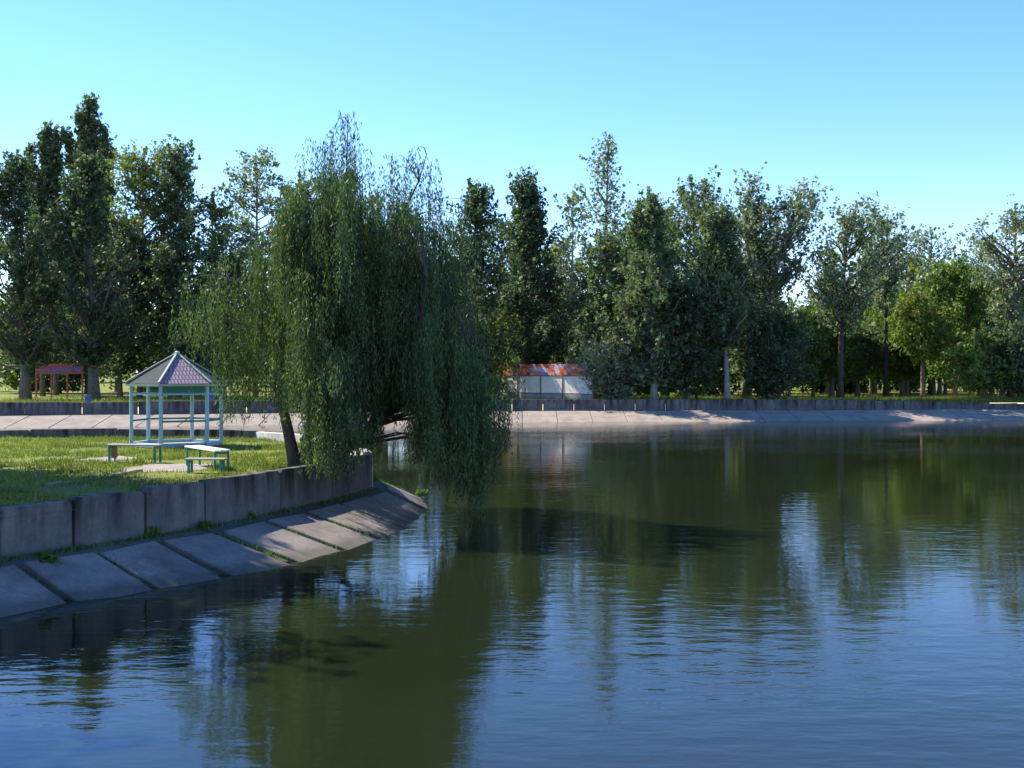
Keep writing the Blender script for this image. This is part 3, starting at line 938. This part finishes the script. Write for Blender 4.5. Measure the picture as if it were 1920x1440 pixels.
# ------------------------------------------------------------------ willow
def willow():
    rg = np.random.default_rng(1234)
    D0 = 27.9
    bx, by = lat(556, D0), D0
    root = empty('willow_tree', (bx, by, GRASS_Z - 0.05))
    tag(root, 'large weeping willow leaning over the water from the grassy point', 'tree')
    Z0 = GRASS_Z - 0.05
    def W(px, py, dd=0.0):
        d = D0 + dd
        return np.array([lat(px, d) - bx, dd, zed(py, d) - Z0])
    mb = MB()
    limbs = [
        ([W(556, 885), W(545, 830), W(532, 770), W(525, 690), W(520, 600, 0.3), W(515, 500, 0.6), W(500, 440, 0.8)], [0.20, 0.15, 0.13, 0.11, 0.08, 0.045, 0.012]),
        ([W(572, 885), W(578, 820), W(600, 740), W(620, 640), W(640, 520), W(648, 400), W(652, 230)], [0.20, 0.17, 0.16, 0.13, 0.09, 0.045, 0.008]),
        ([W(585, 888), W(640, 850), W(690, 805), W(735, 770), W(790, 725), W(845, 680, -0.4), W(882, 655, -0.6)], [0.19, 0.16, 0.14, 0.12, 0.11, 0.08, 0.03]),
        ([W(620, 640), W(680, 540, 0.5), W(740, 430, 0.8), W(785, 340, 0.9), W(800, 290, 0.9)], [0.11, 0.08, 0.045, 0.022, 0.008]),
        ([W(578, 820), W(600, 700, -1.0), W(610, 560, -1.8), W(620, 450, -2.2)], [0.12, 0.08, 0.05, 0.012]),
        ([W(532, 770), W(500, 640, 0.5), W(450, 540, 1.0), W(400, 510, 1.2)], [0.11, 0.07, 0.04, 0.012]),
        ([W(600, 740), W(660, 620, 1.4), W(700, 520, 2.4), W(730, 450, 2.8)], [0.11, 0.08, 0.04, 0.012]),
        ([W(690, 805), W(750, 700, -1.2), W(790, 600, -2.0), W(800, 520, -2.3)], [0.10, 0.08, 0.05, 0.02]),
    ]
    for pts, rad in limbs:
        mb.tube(pts, rad, 8, cap=False)
    # crown: masses of hanging curtains (px, top, bottom, half width px, depth, curtains, wispy)
    masses = [
        (652, 195, 440, 28, 0.0, 11, 1), (612, 250, 430, 32, 0.5, 10, 1), (690, 285, 450, 28, -0.5, 8, 1), (582, 265, 400, 24, 1.0, 4, 1), (795, 268, 500, 30, 0.9, 11, 1), (838, 325, 560, 28, 0.6, 9, 1),
        (738, 290, 470, 26, 0.4, 8, 1), (862, 400, 640, 22, 0.4, 6, 1), (900, 560, 760, 20, 0.0, 5, 1), (950, 640, 800, 16, 0.0, 4, 1), (715, 330, 500, 24, 1.4, 5, 1), (770, 300, 480, 22, -0.4, 6, 1), (545, 330, 520, 24, 0.6, 6, 1),
        (556, 350, 640, 30, -1.7, 17, 0), (618, 320, 640, 40, -2.4, 20, 0), (652, 320, 600, 38, 0.0, 15, 0), (694, 365, 700, 34, -1.5, 18, 0), (742, 375, 720, 40, 0.5, 17, 0), (780, 395, 760, 30, -1.4, 17, 0),
        (822, 420, 720, 26, 0.8, 11, 0), (522, 400, 770, 30, -0.4, 16, 0), (500, 430, 740, 36, 1.6, 7, 0), (470, 450, 800, 26, 0.4, 6, 0), (432, 475, 800, 24, 0.9, 5, 0), (392, 500, 700, 22, 0.2, 4, 0), (355, 525, 672, 20, 1.0, 3, 0), (338, 570, 655, 14, 0.4, 3, 0),
        (600, 420, 760, 60, 1.2, 16, 0), (680, 430, 780, 60, 1.0, 16, 0), (760, 470, 790, 50, 1.2, 14, 0), (836, 590, 850, 32, 0.2, 12, 0), (640, 560, 800, 60, -0.8, 14, 0), (710, 560, 770, 36, 0.4, 9, 0),
        (622, 640, 892, 34, -3.1, 15, 0), (668, 600, 872, 28, -2.2, 12, 0), (580, 560, 790, 32, -2.6, 11, 0), (752, 540, 765, 32, -1.0, 10, 0), (806, 600, 872, 24, -2.0, 11, 0), (846, 615, 915, 26, -1.4, 14, 0),
        (882, 650, 962, 20, -0.9, 13, 0), (914, 690, 905, 16, -0.5, 7, 0), (942, 735, 858, 12, 0.0, 3, 0), (864, 660, 905, 30, 1.2, 10, 0), (724, 480, 740, 46, 2.4, 12, 0), (640, 470, 760, 46, 2.9, 13, 0), (560, 480, 760, 40, 2.4, 11, 0), (795, 510, 780, 34, 2.3, 10, 0),
    ]
    strands = []
    for mx, mt, mbm, hw, mdd, ncur, wisp in masses:
        ncur = ncur if wisp else int(ncur * 2.3)
        hw *= 0.92
        for c in range(ncur):
            px = mx + np.clip(rg.normal(0, 0.55), -1.2, 1.2) * hw
            dd = mdd + rg.normal(0, 0.45)
            edge = abs(px - mx) / hw
            u = ((c + rg.uniform()) / ncur) ** (1.0 if wisp else 1.25)
            top = mt + 45 * edge ** 2
            sy = top + (mbm - top) * (0.45 if wisp else 0.78) * u
            ey = min(sy + rg.uniform(100, 260), mbm + 14 - abs(rg.normal(0, 42)))
            if ey - sy < 40: continue
            ns = rg.integers(4, 8) if wisp else (rg.integers(10, 19) if mx > 540 else rg.integers(6, 11))
            spread_ = 0.14 if wisp else 0.11
            head = W(px, sy, dd)
            best = None
            for pts, _ in limbs:
                for p in pts:
                    if p[2] < head[2] + 0.2:
                        q = np.linalg.norm((p - head) * np.array([1, 1, 0.7]))
                        if best is None or q < best[0]: best = (q, p)
            if best is not None and best[0] < 4.0 and c % 3 == 0:
                p = best[1]
                mid = (p + head) / 2 + np.array([0, 0, 0.15 + 0.08 * best[0]])
                r_ = 0.5 if wisp else 1.0
                mb.tube([p, (p + mid) / 2 + np.array([0, 0, .08]), mid, (mid + head) / 2 + np.array([0, 0, .08]), head], [0.030 * r_, 0.026 * r_, 0.018 * r_, 0.012 * r_, 0.006], 4, cap=False)
            mc = W(mx, sy, mdd)
            outw = np.array([head[0] - mc[0], head[1] - mc[1], 0]); outw /= (np.linalg.norm(outw) + 1e-6)
            for s_ in range(ns):
                st = head + np.array([rg.normal(0, spread_), rg.normal(0, spread_), rg.normal(0, 0.12)])
                zend = head[2] - (ey - sy) * (D0 + dd) / F * rg.uniform(0.5, 1.05)
                az = rg.uniform(0, 6.28)
                o = outw * rg.uniform(0.0, 0.25) + np.array([math.cos(az), math.sin(az), 0]) * rg.uniform(0.02, 0.16)
                strands.append((st, o, zend, wisp))
    quads = []
    stems = MB()
    for st, o, zend, wisp in strands:
        L = st[2] - zend
        if L < 0.3: continue
        sp = 0.040 if not wisp else 0.055
        m = int(L / sp)
        t = np.linspace(0, 1, m)
        arch = np.minimum(1.0, t / 0.25)
        sway = rg.uniform(-0.1, 0.1, 2)
        P = np.empty((m, 3))
        P[:, 0] = st[0] + o[0] * np.sin(arch * math.pi / 2) + sway[0] * t ** 2 * L * 0.5
        P[:, 1] = st[1] + o[1] * np.sin(arch * math.pi / 2) + sway[1] * t ** 2 * L * 0.5
        P[:, 2] = st[2] - L * t + 0.16 * np.sin(np.minimum(1, t / 0.25) * math.pi) * min(1.0, L)
        P += rg.normal(0, 0.022, P.shape)
        d = rg.normal(0, 0.30, (m, 3)); d[:, 2] -= 1.0
        d /= np.linalg.norm(d, axis=1)[:, None]
        w = np.cross(d, rg.normal(size=(m, 3))); w /= np.linalg.norm(w, axis=1)[:, None]
        Ll = (rg.uniform(0.09, 0.16, m) * (1 - 0.35 * t))[:, None]
        Ww = rg.uniform(0.019, 0.034, m)[:, None]
        V = np.empty((m, 4, 3))
        V[:, 0] = P; V[:, 1] = P + d * Ll * 0.4 + w * Ww * 0.5; V[:, 2] = P + d * Ll; V[:, 3] = P + d * Ll * 0.4 - w * Ww * 0.5
        quads.append(V)
    V = np.concatenate(quads)
    mb.build('trunk', M['bark_dark'], root, smooth=True)
    fast_polys('crown', V, 4, M['willow'], root)
    print('willow leaves', len(V))


willow()

# ------------------------------------------------------------------ gazebo
def gazebo():
    cx, cy = lat(332, 36.5), 36.5
    g = empty('gazebo', (cx, cy, GRASS_Z), R(17))
    tag(g, 'light blue six-posted gazebo with a pink and slate pyramid roof', 'gazebo')
    r = 1.45
    A = [R(10 + 60 * k) for k in range(6)]
    P = [Vector((r * math.cos(a), r * math.sin(a), 0)) for a in A]
    hz = 2.06
    for p, a in zip(P, A):
        MB().box((p.x, p.y, 0.04 + hz / 2), (0.105, 0.105, hz), a).build('column', M['blue_paint'], g, bevel=0.012)
    # floor deck
    mb = MB()
    mb.v = [(p.x * 0.97, p.y * 0.97, 0.02) for p in P] + [(p.x * 0.97, p.y * 0.97, 0.05) for p in P]
    mb.f = [tuple(range(5, -1, -1)), tuple(range(6, 12))] + [(i, (i + 1) % 6, 6 + (i + 1) % 6, 6 + i) for i in range(6)]
    floor_o = mb.build('floor', M['plank'], g)
    for k in range(6):
        p, q = P[k], P[(k + 1) % 6]
        u = (q - p).normalized()
        a_, b_ = p + u * 0.07, q - u * 0.07
        MB().bar(a_ + Vector((0, 0, 0.09)), b_ + Vector((0, 0, 0.09)), 0.10, 0.14).build('floor_beam', M['blue_paint'], floor_o, bevel=0.008)
        MB().bar(a_ + Vector((0, 0, 2.06)), b_ + Vector((0, 0, 2.06)), 0.09, 0.07).build('top_beam', M['cream_paint'], g, bevel=0.008)
        MB().bar(a_ + Vector((0, 0, 1.74)), b_ + Vector((0, 0, 1.74)), 0.05, 0.05).build('frieze_rail', M['blue_paint'], g)
        if k != 3:
            MB().bar(a_ + Vector((0, 0, 0.87)), b_ + Vector((0, 0, 0.87)), 0.07, 0.06).build('hand_rail', M['teal_paint'], g)
        if k in (4, 5, 0, 1):
            # diamond lattice between frieze rail and top beam
            mb = MB()
            L = (b_ - a_).length
            z0, z1 = 1.77, 2.02
            h = z1 - z0
            i = -h
            while i < L:
                for sgn in (1, -1):
                    s0, s1 = i, i + h
                    za, zb = (z0, z1) if sgn > 0 else (z1, z0)
                    if s0 < 0:
                        za = za + (zb - za) * (-s0 / h); s0 = 0
                    if s1 > L:
                        zb = za + (zb - za) * ((L - s0) / (s1 - s0)); s1 = L
                    if s1 - s0 > 0.02:
                        n_ = Vector((u.y, -u.x, 0)) * (0.007 * sgn)
                        mb.bar(a_ + u * s0 + n_ + Vector((0, 0, za)), a_ + u * s1 + n_ + Vector((0, 0, zb)), 0.012, 0.035)
                i += 0.075
            mb.build('lattice_panel', M['teal_paint'], g)
    # roof
    re, ze, za = 1.61, 2.08, 3.07
    E = [Vector((re * math.cos(a), re * math.sin(a), ze)) for a in A]
    apex = Vector((0, 0, za))
    roof_parts = []
    for k in range(6):
        p, q = E[k], E[(k + 1) % 6]
        u = (q - p).normalized()
        mid = (p + q) / 2
        up = (apex - mid)
        H = up.length
        up.normalize()
        nrm = u.cross(up)
        Wd = (q - p).length
        me = bpy.data.meshes.new('roof_panel')
        th = nrm * 0.03
        v = [p, q, apex, p - th, q - th, apex - th]
        me.from_pydata([tuple(x) for x in v], [], [(0, 1, 2), (5, 4, 3), (0, 3, 4, 1), (1, 4, 5, 2), (2, 5, 3, 0)])
        uv = me.uv_layers.new(name='UVMap')
        co = {0: (0, 0), 1: (Wd, 0), 2: (Wd / 2, H), 3: (0, 0), 4: (Wd, 0), 5: (Wd / 2, H)}
        for lp in me.loops:
            uv.data[lp.index].uv = co[lp.vertex_index]
        me.update()
        o = link_mesh('roof_panel', me, M['tile_pink'] if k in (4, 1) else M['tile_slate'], g)
        roof_parts.append(o)
        o['label'] = 'pink tiled roof face' if k in (4, 1) else 'slate grey tiled roof face'
    for k in range(6):
        rp_ = roof_parts[k]
        MB().bar(E[k] * 1.02 + Vector((0, 0, 0.0)), apex + Vector((0, 0, 0.03)), 0.075, 0.05).build('ridge_cap', M['cream_paint'], rp_, bevel=0.01)
        p, q = E[k], E[(k + 1) % 6]
        MB().bar(p + Vector((0, 0, -0.045)), q + Vector((0, 0, -0.045)), 0.03, 0.07).build('eave_board', M['cream_paint'], rp_)
    MB().tube([(0, 0, za), (0, 0, za + 0.05), (0, 0, za + 0.09)], [0.10, 0.09, 0.03], 8).build('finial', M['cream_paint'], g)


gazebo()


# ------------------------------------------------------------------ benches
def bench(name, label, a, b, h, width, n_plank, plank_mat, leg_mat, end_board=False):
    a, b = Vector((*a, 0)), Vector((*b, 0))
    mid = (a + b) / 2
    u = (b - a); L = u.length; u.normalize()
    rz = math.atan2(u.y, u.x)
    o = empty(name, (mid.x, mid.y, GRASS_Z), rz)
    tag(o, label, 'bench', 'benches beside the gazebo')
    pw_ = width / n_plank
    for k in range(n_plank):
        MB().box((0, -width / 2 + pw_ * (k + 0.5), h - 0.02), (L, pw_ - 0.012, 0.04)).build('plank', M[plank_mat], o, bevel=0.005)
    for sx in (-1, 1):
        for sy in (-1, 1):
            MB().box((sx * (L / 2 - 0.10), sy * (width / 2 - 0.04), (h - 0.045) / 2 - 0.02), (0.055, 0.055, h - 0.045 + 0.04)).build('leg', M[leg_mat], o, bevel=0.006)
        MB().box((sx * (L / 2 - 0.10), 0, h - 0.08), (0.05, width - 0.16, 0.06)).build('cross_bar', M[leg_mat], o)
    if end_board:
        MB().box((-L / 2 + 0.16, 0.0, h * 0.55), (0.03, width - 0.1, h * 0.6)).build('end_board', M['brown_plank'], o)
    return o


bench('bench', 'long weathered bench with green legs in front of the gazebo', (lat(204, 29.9), 29.9), (lat(302, 29.7), 29.7), 0.50, 0.40, 3, 'plank', 'green_paint', True)
bench('bench', 'white-topped bench with green legs set askew right of the dirt patch', (lat(360, 29.0), 29.0), (lat(418, 27.3), 27.3), 0.52, 0.42, 3, 'white_paint', 'green_paint')
bench('bench', 'low brown bench in front of the white-topped bench', (lat(349, 26.75), 26.75), (lat(424, 26.7), 26.7), 0.36, 0.30, 2, 'plank', 'green_paint')

# broken kerb stones lying in the grass
kx = [(86, 912), (122, 907), (158, 901), (196, 896), (234, 889), (262, 884)]
rg = np.random.default_rng(15)
kerb = empty('broken_kerb', (0, 0, 0))
tag(kerb, 'broken line of concrete kerb stones lying in the lawn', 'kerb')
for i in range(len(kx) - 1):
    pts = []
    for q in (i, i + 1):
        d = F * (CAM_Z - GRASS_Z) / (kx[q][1] - 698)
        pts.append(Vector((lat(kx[q][0], d), d, GRASS_Z + 0.005)))
    u = (pts[1] - pts[0])
    MB().bar(pts[0] + u * 0.06, pts[1] - u * 0.04 + Vector((0, 0, rg.uniform(-.02, .02))), 0.20, rg.uniform(0.07, 0.12)).build('kerb_stone', M['kerb'], kerb, bevel=0.02)

# ------------------------------------------------------------------ kiosk on the far shore
def kiosk():
    d = 93.0
    x0, x1 = lat(926, d), lat(1105, d)
    ka = R(-46)
    k = empty('kiosk', ((x0 + x1) / 2, d, GRASS_Z), ka)
    tag(k, 'white panelled kiosk with a colourful painted signboard behind the far wall', 'kiosk')
    W_ = (x1 - x0) / math.cos(ka)
    x0, x1 = -W_ / 2, W_ / 2
    h = zed(705, d) - GRASS_Z
    z1 = zed(737, d) - GRASS_Z
    hs_ = zed(683, d) - GRASS_Z
    MB().box((0, 0.36, (h - 0.02) / 2), (W_ - 0.06, 0.52, h - 0.02)).build('body', M['post_brown'], k)
    joints = [x0, x0 + W_ * 0.25, x0 + W_ * 0.49, x0 + W_ * 0.71, x1]
    cxm = 0.0
    for a, b in zip(joints[:-1], joints[1:]):
        MB().box(((a + b) / 2 - cxm, 0.05, (h + z1) / 2), (b - a - 0.10, 0.06, h - z1 - 0.04)).build('panel', M['panel_white'], k, bevel=0.01)
        MB().box(((a + b) / 2 - cxm, 0.045, z1 / 2 - 0.03), (b - a - 0.06, 0.09, z1 - 0.06)).build('plinth', M['kerb'], k, bevel=0.01)
    for a in joints:
        MB().box((a - cxm, 0.02, h / 2), (0.09, 0.12, h)).build('post', M['post_brown'], k)
    MB().box((0.25, 0.0, (h + hs_) / 2 + 0.03), (W_ - 1.6, 0.08, hs_ - h - 0.06)).build('signboard', M['mural'], k, bevel=0.01)
    sb_ = [c for c in bpy.data.objects if c.name.startswith('signboard')][-1]
    for sx in (-1, 1):
        MB().box((sx * (W_ / 2 - 1.0) + 0.25, 0.12, (h + hs_) / 2), (0.08, 0.08, hs_ - h)).build('sign_post', M['red_paint'], sb_)
    MB().box((0, 0.33, h + 0.03), (W_ + 0.1, 0.75, 0.07)).build('roof', M['post_brown'], k)


kiosk()


def banner():
    d = 108.0
    x0, x1 = lat(66, d), lat(156, d)
    cxm = (x0 + x1) / 2
    b = empty('banner_frame', (cxm, d, GRASS_Z))
    tag(b, 'red framed blue banner on posts under the dark trees at the left', 'banner')
    zt_, zb = zed(682, d) - GRASS_Z, zed(701, d) - GRASS_Z
    MB().box((0, 0, (zt_ + zb) / 2), (x1 - x0 - 0.3, 0.06, zt_ - zb - 0.25)).build('banner_panel', M['banner'], b)
    MB().box((0, -0.01, zt_ - 0.08), (x1 - x0, 0.12, 0.16)).build('top_rail', M['red_paint'], b)
    MB().box((0, -0.01, zb + 0.06), (x1 - x0, 0.12, 0.13)).build('bottom_rail', M['red_paint'], b)
    for fx_ in (-0.5, -0.17, 0.17, 0.5):
        MB().box((fx_ * (x1 - x0 - 0.16), 0.04, zt_ / 2 - 0.05), (0.15, 0.10, zt_ + 0.0)).build('post', M['red_paint'], b)


banner()


def bin_(label, px, d):
    o = empty('litter_bin', (lat(px, d), d, GRASS_Z))
    tag(o, label, 'bin', 'blue litter bins')
    MB().tube([(0, 0, 0.02), (0, 0, 0.35), (0, 0, 0.78)], [0.20, 0.23, 0.26], 14).build('body', M['blue_bin'], o, smooth=False)
    MB().tube([(0, 0, 0.75), (0, 0, 0.81)], [0.285, 0.285], 14).build('rim', M['blue_bin'], o)


bin_('small blue litter bin behind the far wall left of the gazebo', 165, 79.0)
bin_('blue litter bin behind the far wall right of the gazebo posts', 395, 81.0)

# ------------------------------------------------------------------ grass and weeds
def blades(name, xy, hmin, hmax, w, seed, mat, z=GRASS_Z):
    rg = np.random.default_rng(seed)
    n = len(xy)
    az = rg.uniform(0, 6.28, n)
    h = rg.uniform(hmin, hmax, n)
    lx, ly = rg.normal(0, 0.35, n) * h, rg.normal(0, 0.35, n) * h
    V = np.empty((n, 3, 3))
    V[:, 0, 0] = xy[:, 0] - np.cos(az) * w; V[:, 0, 1] = xy[:, 1] - np.sin(az) * w; V[:, 0, 2] = z - 0.01
    V[:, 1, 0] = xy[:, 0] + np.cos(az) * w; V[:, 1, 1] = xy[:, 1] + np.sin(az) * w; V[:, 1, 2] = z - 0.01
    V[:, 2, 0] = xy[:, 0] + lx; V[:, 2, 1] = xy[:, 1] + ly; V[:, 2, 2] = z + h
    return fast_polys(name, V, 3, mat)


rg = np.random.default_rng(3)
# inside the point
def inside(poly, P):
    x, y = P[:, 0], P[:, 1]
    c = np.zeros(len(P), bool)
    j = len(poly) - 1
    for i in range(len(poly)):
        xi, yi = poly[i]; xj, yj = poly[j]
        c ^= ((yi > y) != (yj > y)) & (x < (xj - xi) * (y - yi) / (yj - yi + 1e-12) + xi)
        j = i
    return c


inner = [(x, y) for x, y in resample_offset(NEAR + BACK[:9], -0.30)] + [(-26, 16), (-16, 8)]
cl = np.stack([rg.uniform(-26, -3.5, 9000), rg.uniform(12, 42, 9000)], 1)
P = (cl[rg.integers(0, 9000, 170000)] + rg.normal(0, 0.11, (170000, 2)))
P = P[inside(inner, P)]
bald = np.sin(P[:, 0] * 1.3 + 0.7 * np.sin(P[:, 1] * 0.9)) + np.sin(P[:, 1] * 1.7 + 1.1 * np.sin(P[:, 0] * 0.8 + 2)) + rg.normal(0, 0.45, len(P))
P = P[bald < 0.95]
def off_patch(P, cx, cy, rx, ry):
    return ((P[:, 0] - cx) / rx) ** 2 + ((P[:, 1] - cy) / ry) ** 2 > rg.uniform(0.6, 1.2, len(P))
P = P[off_patch(P, -8.75, 28.2, 1.15, 1.35)]
P = P[off_patch(P, -11.4, 31.0, 0.8, 0.9)]
P = P[((P[:, 0] - lat(332, 36.5)) ** 2 + (P[:, 1] - 36.5) ** 2) > 1.4 ** 2]
g1 = blades('grass', P, 0.03, 0.15, 0.014, 4, M['grass'])
tag(g1, 'short sunlit grass covering the point around the gazebo', 'grass', kind='stuff')
# far shore
n = 60000
X = rg.uniform(-45, 52, n)
Y = np.array([far_y(q) for q in X]) + 0.4 + rg.exponential(7.0, n)
g2 = blades('grass', np.stack([X, Y], 1), 0.12, 0.45, 0.035, 5, M['grass'])
tag(g2, 'ragged grass growing behind the far wall under the trees', 'grass', kind='stuff')


def weed(label, x, y, z, h, n, seed):
    rg = np.random.default_rng(seed)
    o = empty('weed', (x, y, z))
    tag(o, label, 'weed', 'weeds in the concrete joints')
    st = MB()
    C = []
    for k in range(n):
        az = rg.uniform(0, 6.28); r = rg.uniform(0.2, 0.9) * h
        tip = np.array([r * math.cos(az), r * math.sin(az), h * rg.uniform(0.4, 1.0)])
        st.tube([(0, 0, -0.03), tip * np.array([.4, .4, .6]), tip], [0.008, 0.006, 0.003], 3, cap=False)
        C.append(tip * rg.uniform(0.3, 1.0, (14, 1)) * np.array([1, 1, 1]) + rg.normal(0, 0.05, (14, 3)))
    C = np.concatenate(C); C[:, 2] = np.maximum(C[:, 2], 0.02)
    st.build('stem', M['weed'], o)
    fast_polys('leaves', leaf_quads(C, rg, 0.11, 0.05), 4, M['weed'], o)


def apron_pt(px, py, z):
    d = F * (CAM_Z - z) / (py - 698)
    return lat(px, d), d, z


weed('green weed tuft growing in the joint between the nearest slope slabs', *apron_pt(88, 1058, 0.42), 0.22, 12, 1)
weed('dark weed at the foot of the near wall below its panel seam', *apron_pt(286, 1006, 0.50), 0.15, 10, 2)
weed('small weed at the wall foot below the chipped panel joint', *apron_pt(382, 992, 0.50), 0.11, 8, 3)
weed('weed patch at the wall foot under the hanging willow', *apron_pt(470, 972, 0.50), 0.11, 8, 4)
weed('bright weed on the tip of the concrete apron', *apron_pt(790, 930, 0.18), 0.14, 8, 5)
weed('dark weeds in the corner where the near wall ends', *apron_pt(700, 905, 0.50), 0.28, 12, 6)


# thin grass growing in the slab joints and along the wall foot
rg = np.random.default_rng(31)
pts = []
for frac in joint_fracs:
    a, b = cross_points(frac)
    n = int(rg.choice([25, 50, 110, 240]))
    t = rg.beta(1.0, 1.6, n) * 0.7
    for q in t:
        z = SL_TOP - 0.08 + (SL_TOE - 0.30 - SL_TOP + 0.08) * q
        p = a.lerp(b, float(q))
        pts.append((p.x + rg.normal(0, 0.035), p.y + rg.normal(0, 0.035), z))
foot = resample_offset(NEAR, 0.06)
for i in range(len(foot) - 1):
    a, b = Vector(foot[i]), Vector(foot[i + 1])
    for q in rg.beta(0.6, 0.6, 170):
        p = a.lerp(b, float(q))
        pts.append((p.x + abs(rg.normal(0, 0.10)), p.y - abs(rg.normal(0, 0.05)), 0.50))
P3 = np.array(pts)
P3 = P3[P3[:, 2] > 0.0]
n = len(P3)
az = rg.uniform(0, 6.28, n); h = rg.uniform(0.04, 0.15, n)
V = np.empty((n, 3, 3))
dx = np.stack([np.cos(az) * 0.012, np.sin(az) * 0.012, np.zeros(n)], 1)
V[:, 0] = P3 - dx; V[:, 1] = P3 + dx
V[:, 2] = P3 + np.stack([rg.normal(0, 0.5, n) * h, rg.normal(0, 0.5, n) * h, h], 1)
g3 = fast_polys('joint_grass', V, 3, M['weed'])
tag(g3, 'thin grass sprouting in the slab joints and along the near wall foot', 'grass', kind='stuff')
